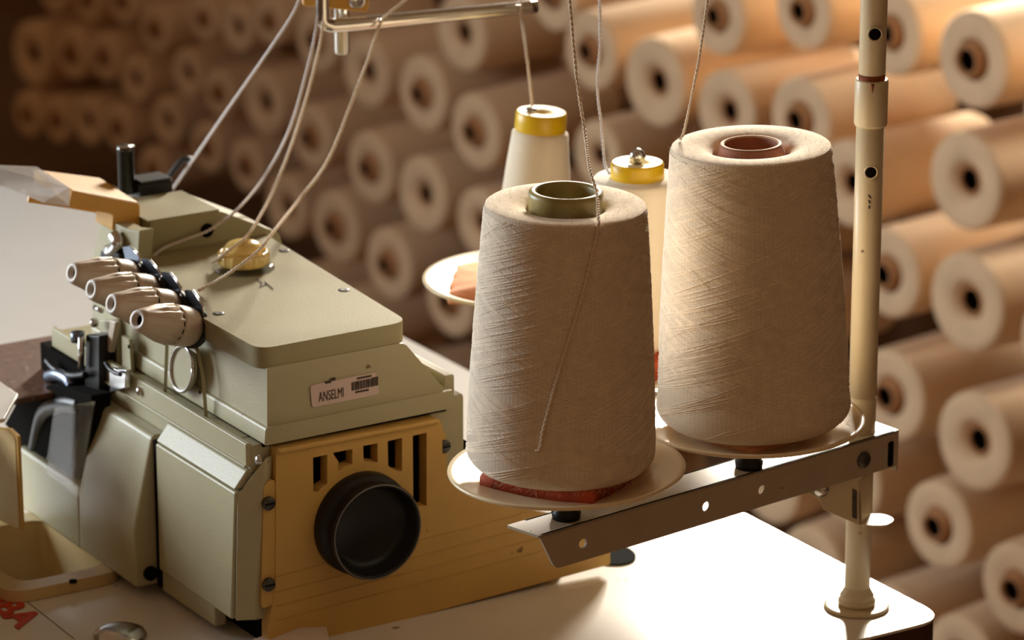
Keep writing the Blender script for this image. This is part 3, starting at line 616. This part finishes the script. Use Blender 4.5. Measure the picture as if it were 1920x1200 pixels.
def big_cone(label, basept, zb, zt, rb, rt_, tilt, tube_prof, tube_mat, seed, strand_n):
    root = thing('yarn_cone', label, 'yarn cone', (basept.x, basept.y, zb), 'large cream yarn cones on the stand')
    H = zt-zb
    root.rotation_euler = Quaternion(DH, math.radians(tilt)).to_euler()
    def pr(z):                                                # slightly bulging side, rounded bottom
        s = np.clip(z/H, 0, 1); r0 = rb+(rt_-rb)*s+.0010*np.sin(PI*s)
        e_ = np.clip(1-np.clip(z, 0, None)/.009, 0, 1); return r0-.0055*e_**2.0
    prof_ = [(.0001, .0015), (float(pr(0))-.010, 0)]
    prof_ += [(float(pr(z)), z) for z in [0, .001, .003, .006, .010, .015]+[H*k/24 for k in range(3, 24)]]
    prof_ += [(rt_+.0003, H-.003), (rt_-.0003, H-.0008)]
    top_ = [(rt_-.0003, H-.0008), (rt_-.0014, H), (rt_*.75, H-.0002), (.0285, H-.0010), (.0225, H-.0030 if tube_mat == 'core' else H-.0048), (.0222, H-.03)]
    b = MB().lathe(prof_, (0, 0, 0), seg=96); y = bld(b, 'yarn_body', 'cone', root); bld(MB().lathe(top_, (0, 0, 0), seg=96), 'end_face', 'endyarn', root)
    vs, fs = cone_strands(pr, .0025, H-.003, strand_n, 1.3, .00042, seed)
    b2_ = MB(); b2_.add(vs, fs, True); stuff(bld(b2_, 'wound_strands', 'winding', root))
    r_ = random.Random(seed); pn = []
    for i in range(900):
        t = r_.uniform(0, 2*PI); d = Vector((math.cos(t), math.sin(t), 0))
        if i < 420: rr = r_.uniform(.7, 1.0)*rt_; pn.append((d*rr+Vector((0, 0, H-.001)), d*.6+Vector((0, 0, .8))))
        else: z = r_.uniform(.01, H); pn.append((d*float(pr(z)), d))
    stuff(bld(hairs(pn, .0045, .00005, seed), 'fuzz', 'winding', root))
    ct_ = bld(MB().lathe(tube_prof(H), (0, 0, 0), seg=48), 'core_tube', tube_mat, root)
    if tube_mat == 'corebrown': bld(MB().lathe([(.0155, H+.0002), (.0160, H+.0010), (.0168, H+.0012), (.0176, H+.0008)], (0, 0, 0), seg=48), 'tube_rim', 'rim', ct_)
    return root
def bld(b, name, m, parent):                                   # mesh given in the parent's local frame
    sv = WPOS.get(parent.name); WPOS[parent.name] = Vector(); o = b.build(name, M[m], parent); WPOS[parent.name] = sv; return o
c1 = p1-RT*.0035; zb1 = PZ+.0038; d_ = lambda p, z: (Vector((p.x, p.y, z))-CAM).dot(FW)
c2 = p2+RT*.0022; zb2 = PZ+.0015
def topz(p, px, py): 
    lo, hi = 0.9, 1.2
    for _ in range(40):
        mid = (lo+hi)/2; v = Vector((p.x, p.y, mid))-CAM; y_ = 600-FPX*v.dot(UP)/v.dot(FW)
        if y_ > py: lo = mid
        else: hi = mid
    return lo
zt1, zt2 = topz(c1, 1057, 381), topz(c2, 1409, 271)
rb1 = 357/2/FPX*d_(c1, zb1+.02); rt1 = 304/2/FPX*d_(c1, zt1); rb2 = 364/2/FPX*d_(c2, zb2+.02); rt2 = 301/2/FPX*d_(c2, zt2)
tubeA = lambda H: [(.0001, H-.12), (.0165, H-.12), (.0165, H+.0058), (.0172, H+.0073), (.0192, H+.0077), (.0206, H+.0067), (.0210, H+.0048), (.0204, H+.0025), (.0207, H-.002), (.021, H-.03)]
tubeB = lambda H: [(.0001, H-.12), (.0150, H-.12), (.0152, H-.0006), (.0158, H+.0006), (.0168, H+.0008), (.0178, H+.0002), (.0181, H-.001), (.0196, H-.0048), (.0215, H-.03)]
cone1 = big_cone('large cream yarn cone with olive tube end, on the front spool plate nearest the camera', c1, zb1, zt1, rb1, rt1, .9, tubeA, 'core', 11, 190)
cone2 = big_cone('large cream yarn cone with brown tube end, on the plate beside the pole', c2, zb2, zt2, rb2, rt2, -1.6, tubeB, 'corebrown', 23, 190)

# ------------------------------------------------------------------ small white thread spools with yellow caps
def spool(label, p, zb, zcap, prof_f, cap_r, tilt):
    root = thing('thread_spool', label, 'thread spool', (p.x, p.y, zb), 'white thread spools with yellow caps')
    root.rotation_euler = Quaternion(DH, math.radians(tilt)).to_euler(); H = zcap-zb
    bld(MB().lathe(prof_f(H), (0, 0, 0), seg=64), 'thread_winding', 'poly', root)
    cp_ = bld(MB().lathe([(cap_r-.0003, H-.0125), (cap_r+.0004, H-.011), (cap_r, H-.0015), (cap_r-.0006, H-.0003), (cap_r-.001, H)], (0, 0, 0), seg=48), 'cap_band', 'cap', root)
    bld(MB().lathe([(cap_r-.001, H), (cap_r*.5, H-.0004), (.0045, H-.001), (.0040, H-.006)], (0, 0, 0), seg=48), 'cap_top', 'captop', cp_)
    return root
d3, d4 = d_(p3, .98), d_(p4, .98)
q3 = p3+RT*.0035; q4 = p4+RT*.0012
zc3, zc4 = topz(q3, 1003, 208), topz(q4, 1192, 303)
spool('slim white thread spool with yellow cap, standing behind the front yarn cone', q3, PZ+.0005, zc3, lambda H: [(.0001, 0), (.027, 0), (.0278, .002), (.0265, .02), (.0232, H*.45), (.0208, H*.68), (.0192, H-.022), (.0184, H-.0145), (.0164, H-.0125), (.0001, H-.0125)], .0166, 3.5)
spool('thick white thread spool with yellow cap, between the two large yarn cones', q4, PZ+.0072, zc4, lambda H: [(.0001, 0), (.027, 0), (.0285, .004), (.0288, .02), (.0278, H*.5), (.0278, H-.018), (.0275, H-.0115), (.0260, H-.0098), (.0001, H-.0098)], .0163, 0)
for (p, zc) in ((q3, zc3), (q4, zc4)):
    S_(MB().lathe([(.0025, 0), (.0025, zc-PZ), (.0048, zc-PZ+.0015), (.0052, zc-PZ+.004), (.004, zc-PZ+.0066), (.0016, zc-PZ+.0082), (.0001, zc-PZ+.0084)] if p is q4 else [(.0025, 0), (.0025, zc-PZ-.003), (.0040, zc-PZ-.001), (.0042, zc-PZ+.0008), (.0030, zc-PZ+.0022), (.0001, zc-PZ+.0026)], Vector((p.x, p.y, PZ)), seg=20), 'spool_pin', 'steel')

# ------------------------------------------------------------------ threads: two twisted plies plus stray fibres
def thread(label, pts, dia, m, seed, fuzz=60, n=14):
    path = spline(pts, n); total = sum((path[i+1]-path[i]).length for i in range(len(path)-1))
    step = .0007; fine = []; 
    for i in range(len(path)-1):
        k = max(1, int((path[i+1]-path[i]).length/step))
        fine += [path[i].lerp(path[i+1], j/k) for j in range(k)]
    fine.append(path[-1]); r = dia/2
    root = thing('thread', label, 'thread', fine[0], 'threads running to the machine')
    for ply in range(2):
        q = []; u_ = (fine[1]-fine[0]).orthogonal().normalized(); ln = 0
        for i, p in enumerate(fine):
            t_ = (fine[min(i+1, len(fine)-1)]-fine[max(i-1, 0)]).normalized(); u_ = (u_-t_*u_.dot(t_)).normalized(); w_ = t_.cross(u_)
            if i: ln += (p-fine[i-1]).length
            a_ = 2*PI*ln/.0062+ply*PI; q.append(p+(u_*math.cos(a_)+w_*math.sin(a_))*r*.42)
        MB().tube(q, r*.60, 5, smooth=True).build('ply', M[m], root)
    rr = random.Random(seed)
    pn = [(rr.choice(fine), Vector((rr.gauss(0, 1), rr.gauss(0, 1), rr.gauss(0, 1)))) for _ in range(fuzz)]
    stuff(hairs(pn, .0032, .00005, seed).build('stray_fibres', M[m], root, merge=False))
    return root
D = lambda lst: [atd(*p) for p in lst]
thread('grey cream thread, leftmost of the four, from clamp down past the black hook lever', D([(566, -25, 2.45), (552, 20, 2.46), (500, 100, 2.50), (430, 200, 2.57), (360, 302, 2.66), (318, 362, 2.69)]), .0023, 'whitethread', 1)
FX = lambda lst, X: [onx(a_, b_, X) for a_, b_ in lst]
FZ = lambda lst: [onz(a_, b_, c_) for a_, b_, c_ in lst]
thread('pale grey thread, second from left, curving down to the hole in the head block', D([(600, -25, 2.46), (594, 45, 2.46), (578, 120, 2.47), (545, 235, 2.51), (500, 325, 2.55)])+FX([(450, 388), (412, 418), (385, 435), (345, 450), (312, 463), (290, 478), (280, 492)], -.3735), .0022, 'whitethread', 2)
thread('cream fuzzy thread, third from left, falling from the rod bend to the yellow oil cap', D([(606, 40, 2.45), (596, 100, 2.46), (562, 225, 2.50), (520, 340, 2.53)])+FZ([(482, 415, .962), (462, 444, .959), (440, 462, .956), (418, 478, .951), (398, 492, .943)]), .0023, 'thread', 3, 90)
thread('cream fuzzy thread passing through the left rod eyelet and crossing before the oil cap', D([(790, -25, 2.44), (760, 0, 2.45), (725, 28, 2.464), (712, 46, 2.470), (690, 112, 2.475), (660, 190, 2.48), (615, 300, 2.49), (560, 375, 2.50)])+FZ([(515, 432, .970), (485, 470, .967), (440, 505, .958), (400, 530, .946), (372, 545, .9405)]), .0024, 'thread', 4, 110)
td3 = d_(q3, zc3)
thread('thread rising from the slim white spool through the right rod eyelet', [Vector((q3.x, q3.y, zc3-.002)), atd(997, 190, td3-.004), atd(987, 100, td3-.03), atd(977, 25, (onz(977, 20, rz)-CAM).dot(FW)), atd(974, -30, 2.50)], .0022, 'thread', 5, 40)
ax1 = Vector((p1.x, p1.y, 0))
def on_cone(px, py, out=.0010):                                # front surface of the near cone
    r0 = ray(px, py); base = Vector((c1.x, c1.y, 0)); H = zt1-zb1; lo, hi = 1.9, (c1-CAM).dot(FW)
    for _ in range(40):
        m_ = (lo+hi)/2; p = CAM+r0*m_; s = (p.z-zb1)/H; R_ = rb1+(rt1-rb1)*min(max(s, 0), 1.0)+out
        if (Vector((p.x, p.y, 0))-base).length > R_: lo = m_
        else: hi = m_
    return CAM+r0*lo
tt1 = onz(1121, 372, zt1+.0125)
thread('fuzzy cream thread rising from the front yarn cone over its olive tube', [on_cone(1005, 846, .0006), on_cone(1013, 838, .0016), on_cone(1020, 800, .0019), on_cone(1050, 690, .0022), on_cone(1090, 560, .0022), on_cone(1112, 470, .0020), on_cone(1122, 424, .0018), onz(1122, 408, zt1+.003), onz(1119, 362, zt1+.0090), atd(1106, 318, d_(c1, zt1)-.002), atd(1096, 245, 2.17), atd(1083, 160, 2.165), atd(1075, 80, 2.16), atd(1066, -25, 2.155)], .0021, 'thread', 6, 160)
td4 = d_(q4, zc4)
thread('pale thread rising from the thick white spool between the two cones', [atd(1143, 326, td4-.02), atd(1135, 310, td4-.006), atd(1132, 290, td4), atd(1128, 240, td4-.01), atd(1120, 160, td4-.02), atd(1125, 80, td4-.03), atd(1124, -25, td4-.045)], .0020, 'whitethread', 7, 30)
td2 = d_(c2, zt2)
thread('cream thread rising from the left rim of the cone beside the pole', [atd(1275, 262, td2+.012), atd(1283, 244, td2+.010), atd(1298, 175, td2), atd(1312, 100, td2-.01), atd(1330, -25, td2-.03)], .0019, 'thread', 8, 50)

# ------------------------------------------------------------------ heap of yarn packages: one built (two kinds), the rest copied
def package(protrude):
    root = thing('yarn_package', 'x', 'yarn package')
    L_ = 4.0
    pr_ = [(.44, -.03), (.50, 0), (.80, .02), (.93, .0), (.985, -.05), (1, -.12), (1.03, -L_*.5), (1.05, -L_+.12), (1.0, -L_), (.3, -L_)]
    if not protrude: pr_ = [(.30, -.30), (.36, -.12), (.46, -.02)]+pr_[1:]
    bld(MB().lathe(pr_, (0, 0, 0), seg=48), 'yarn_body', 'pile', root)
    if protrude: tp_ = [(.235, .10), (.245, .16), (.27, .185), (.31, .185), (.335, .15), (.345, .0), (.44, -.06), (.44, -.3)]
    else: tp_ = [(.235, -.20), (.24, -.16), (.27, -.12), (.31, -.14), (.33, -.3)]
    bld(MB().lathe(tp_, (0, 0, 0), seg=32), 'core_tube', 'board', root)
    bld(MB().lathe([(.238, .11 if protrude else -.19), (.232, -.9), (.0001, -.9)], (0, 0, 0), seg=24), 'tube_bore', 'dark', root)  # bore coloured near-black for the shade deep in the tube
    return root
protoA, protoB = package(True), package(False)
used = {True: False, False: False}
KX = [0, 300, 480, 750, 1100, 1360, 1670, 1820, 1980]; KD = [6.1, 5.7, 5.3, 4.65, 4.3, 4.1, 3.9, 3.77, 3.65]
AX = [0, 300, 750, 1200, 1800]; AV = [.52, .57, .58, .63, .685]
def put(px, py, h, prot, label, dd=0.0, da=0.0):
    d = float(np.interp(px, KX, KD))+dd; r0 = ray(px, py); rn_ = r0.normalized()
    lx, hh = rn_.dot(RT), rn_.dot(DH); asp = float(np.interp(px, AX, AV))+da
    psi = math.acos(min(.99, asp/math.hypot(lx, hh)))+math.atan2(lx, hh)
    nrm = -(RT*math.sin(psi)+DH*math.cos(psi)); nrm.z = random.uniform(-.03, .03); nrm.normalize()
    src = protoA if prot else protoB
    if used[prot]:
        o = src.copy(); COL.objects.link(o)
        for ch in src.children:
            c_ = ch.copy(); COL.objects.link(c_); c_.parent = o
    else: o = src; used[prot] = True
    o.location = atd(px, py, d); R_ = h/2/FPX*d; o.scale = (R_, R_, R_)
    o.rotation_euler = (nrm.to_track_quat('Z', 'Y') @ Quaternion((0, 0, 1), random.uniform(0, 6.28))).to_euler()
    o['label'] = label; o['category'] = 'yarn package'; o['group'] = 'cream yarn packages heaped behind the table'
    return o
HEAP = [
 (58, 102, 124, 0, 'large flat-ended yarn package at the far left end of the heap'),
 (133, 100, 102, 1, 'shaded yarn package second from the left end, right of the large flat-ended one'),
 (194, 107, 92, 1, 'shaded yarn package third from the left end in the upper dim row'),
 (252, 150, 90, 0, 'dim yarn package lower right of the upper left row of three'),
 (290, 55, 94, 1, 'dim yarn package up and right of the left row, under the frame top'),
 (163, -2, 88, 1, 'dim yarn package cut by the top of the picture, left of its pair'),
 (228, 0, 94, 1, 'dim yarn package cut by the top of the picture, right of its pair'),
 (98, -22, 95, 1, 'dark yarn package barely showing at the top left corner of the heap'),
 (50, 215, 86, 1, 'dark yarn package at the left end of the lowest visible row'),
 (105, 225, 88, 1, 'dark yarn package second in the lowest left row'),
 (163, 228, 93, 0, 'dark yarn package third in the lowest left row'),
 (220, 240, 88, 1, 'dark yarn package fourth in the lowest left row, above the black thread post'),
 (312, 228, 94, 0, 'dim yarn package above the black hook lever, left of the leftmost thread'),
 (286, 318, 86, 1, 'dim yarn package just above the black lever base of the machine'),
 (381, 36, 86, 1, 'dim yarn package near the frame top, first of three in line left of the clamp'),
 (443, 52, 96, 0, 'dim yarn package near the frame top, second of three in line left of the clamp'),
 (505, 40, 94, 1, 'dim yarn package left of the ochre clamp behind the leftmost thread'),
 (592, 75, 126, 1, 'shaded yarn package behind the thread pair below the ochre clamp'),
 (350, 138, 94, 0, 'dim yarn package up and left of the leftmost thread midway'),
 (410, 175, 92, 1, 'dim yarn package just left of the leftmost thread midway'),
 (493, 193, 126, 0, 'larger yarn package between leftmost thread and the thread pair'),
 (387, 277, 96, 1, 'dim yarn package right of the hook lever behind the leftmost thread'),
 (461, 312, 102, 1, 'dim yarn package left of the second thread above the head block'),
 (582, 258, 126, 1, 'shaded yarn package between the thread pair and the rod thread'),
 (535, 388, 124, 0, 'shaded yarn package above the rear corner of the machine lid'),
 (684, 135, 140, 0, 'yarn package behind the hanging steel stem under the rod'),
 (791, 176, 146, 1, 'yarn package below the middle of the steel rod'),
 (863, 62, 148, 0, 'yarn package whose end face is crossed by the right half of the rod'),
 (890, 248, 148, 1, 'yarn package left of the slim white spool'),
 (693, 315, 140, 1, 'yarn package right of the rod thread with greenish tube'),
 (790, 365, 147, 0, 'yarn package up and left of the front cone rim'),
 (628, 427, 142, 1, 'yarn package above the middle of the machine lid edge'),
 (897, 418, 134, 0, 'yarn package half hidden by the left shoulder of the front cone'),
 (728, 496, 140, 1, 'yarn package left of the peach foam plate above the lid'),
 (842, 565, 140, 1, 'yarn package directly under the spool plate with peach foam'),
 (1106, 96, 152, 1, 'yarn package behind the fuzzy thread of the front cone near the top'),
 (1226, 155, 172, 0, 'yarn package above the gap between thick white spool and right cone'),
 (1035, -12, 145, 1, 'yarn package cut by the frame top above the slim white spool'),
 (1345, 30, 152, 1, 'yarn package behind the right cone thread near the frame top'),
 (1505, 20, 156, 1, 'brightly topped yarn package at the frame top left of the pole'),
 (1360, 210, 162, 0, 'yarn package just above the left half of the right cone top'),
 (1500, 225, 166, 1, 'yarn package just above the right half of the right cone top'),
 (1118, 292, 134, 0, 'dark yarn package between slim and thick white spools'),
 (1670, 62, 166, 1, 'yarn package right of the pole above the rusty ring'),
 (1823, 112, 189, 1, 'brightest yarn package, sunlit on top, at the upper right'),
 (1808, 340, 190, 0, 'yarn package below the brightest one on the right side'),
 (1590, 345, 168, 0, 'yarn package hidden behind the pole beside the right cone shoulder'),
 (1663, 513, 173, 1, 'yarn package half behind the pole at mid height'),
 (1811, 567, 193, 0, 'flat-ended yarn package right of the pole at mid height'),
 (1668, 742, 179, 1, 'yarn package just above the right end of the stand arm'),
 (1825, 828, 192, 0, 'flat-ended yarn package right of the stand arm end'),
 (1758, 986, 172, 1, 'yarn package with deep brown tube above the table corner'),
 (1905, 1105, 180, 1, 'yarn package cut by the right frame edge, lower right'),
 (1800, 1238, 176, 0, 'yarn package at the bottom edge right of the table corner'),
 (1980, 645, 190, 0, 'yarn package barely entering at the right frame edge'),
 (1985, 225, 190, 0, 'yarn package behind the brightest one, mostly past the right frame edge'),
 (1520, 1066, 165, 0, 'yarn package peeping over the bright rear table edge'),
 (1660, 1178, 170, 0, 'yarn package hidden behind the table corner, its top showing'),
 (1440, 905, 165, 0, 'yarn package showing below the stand arm left of the clamp bracket'),
 (1590, 905, 168, 0, 'yarn package behind the clamp bracket of the stand'),
]
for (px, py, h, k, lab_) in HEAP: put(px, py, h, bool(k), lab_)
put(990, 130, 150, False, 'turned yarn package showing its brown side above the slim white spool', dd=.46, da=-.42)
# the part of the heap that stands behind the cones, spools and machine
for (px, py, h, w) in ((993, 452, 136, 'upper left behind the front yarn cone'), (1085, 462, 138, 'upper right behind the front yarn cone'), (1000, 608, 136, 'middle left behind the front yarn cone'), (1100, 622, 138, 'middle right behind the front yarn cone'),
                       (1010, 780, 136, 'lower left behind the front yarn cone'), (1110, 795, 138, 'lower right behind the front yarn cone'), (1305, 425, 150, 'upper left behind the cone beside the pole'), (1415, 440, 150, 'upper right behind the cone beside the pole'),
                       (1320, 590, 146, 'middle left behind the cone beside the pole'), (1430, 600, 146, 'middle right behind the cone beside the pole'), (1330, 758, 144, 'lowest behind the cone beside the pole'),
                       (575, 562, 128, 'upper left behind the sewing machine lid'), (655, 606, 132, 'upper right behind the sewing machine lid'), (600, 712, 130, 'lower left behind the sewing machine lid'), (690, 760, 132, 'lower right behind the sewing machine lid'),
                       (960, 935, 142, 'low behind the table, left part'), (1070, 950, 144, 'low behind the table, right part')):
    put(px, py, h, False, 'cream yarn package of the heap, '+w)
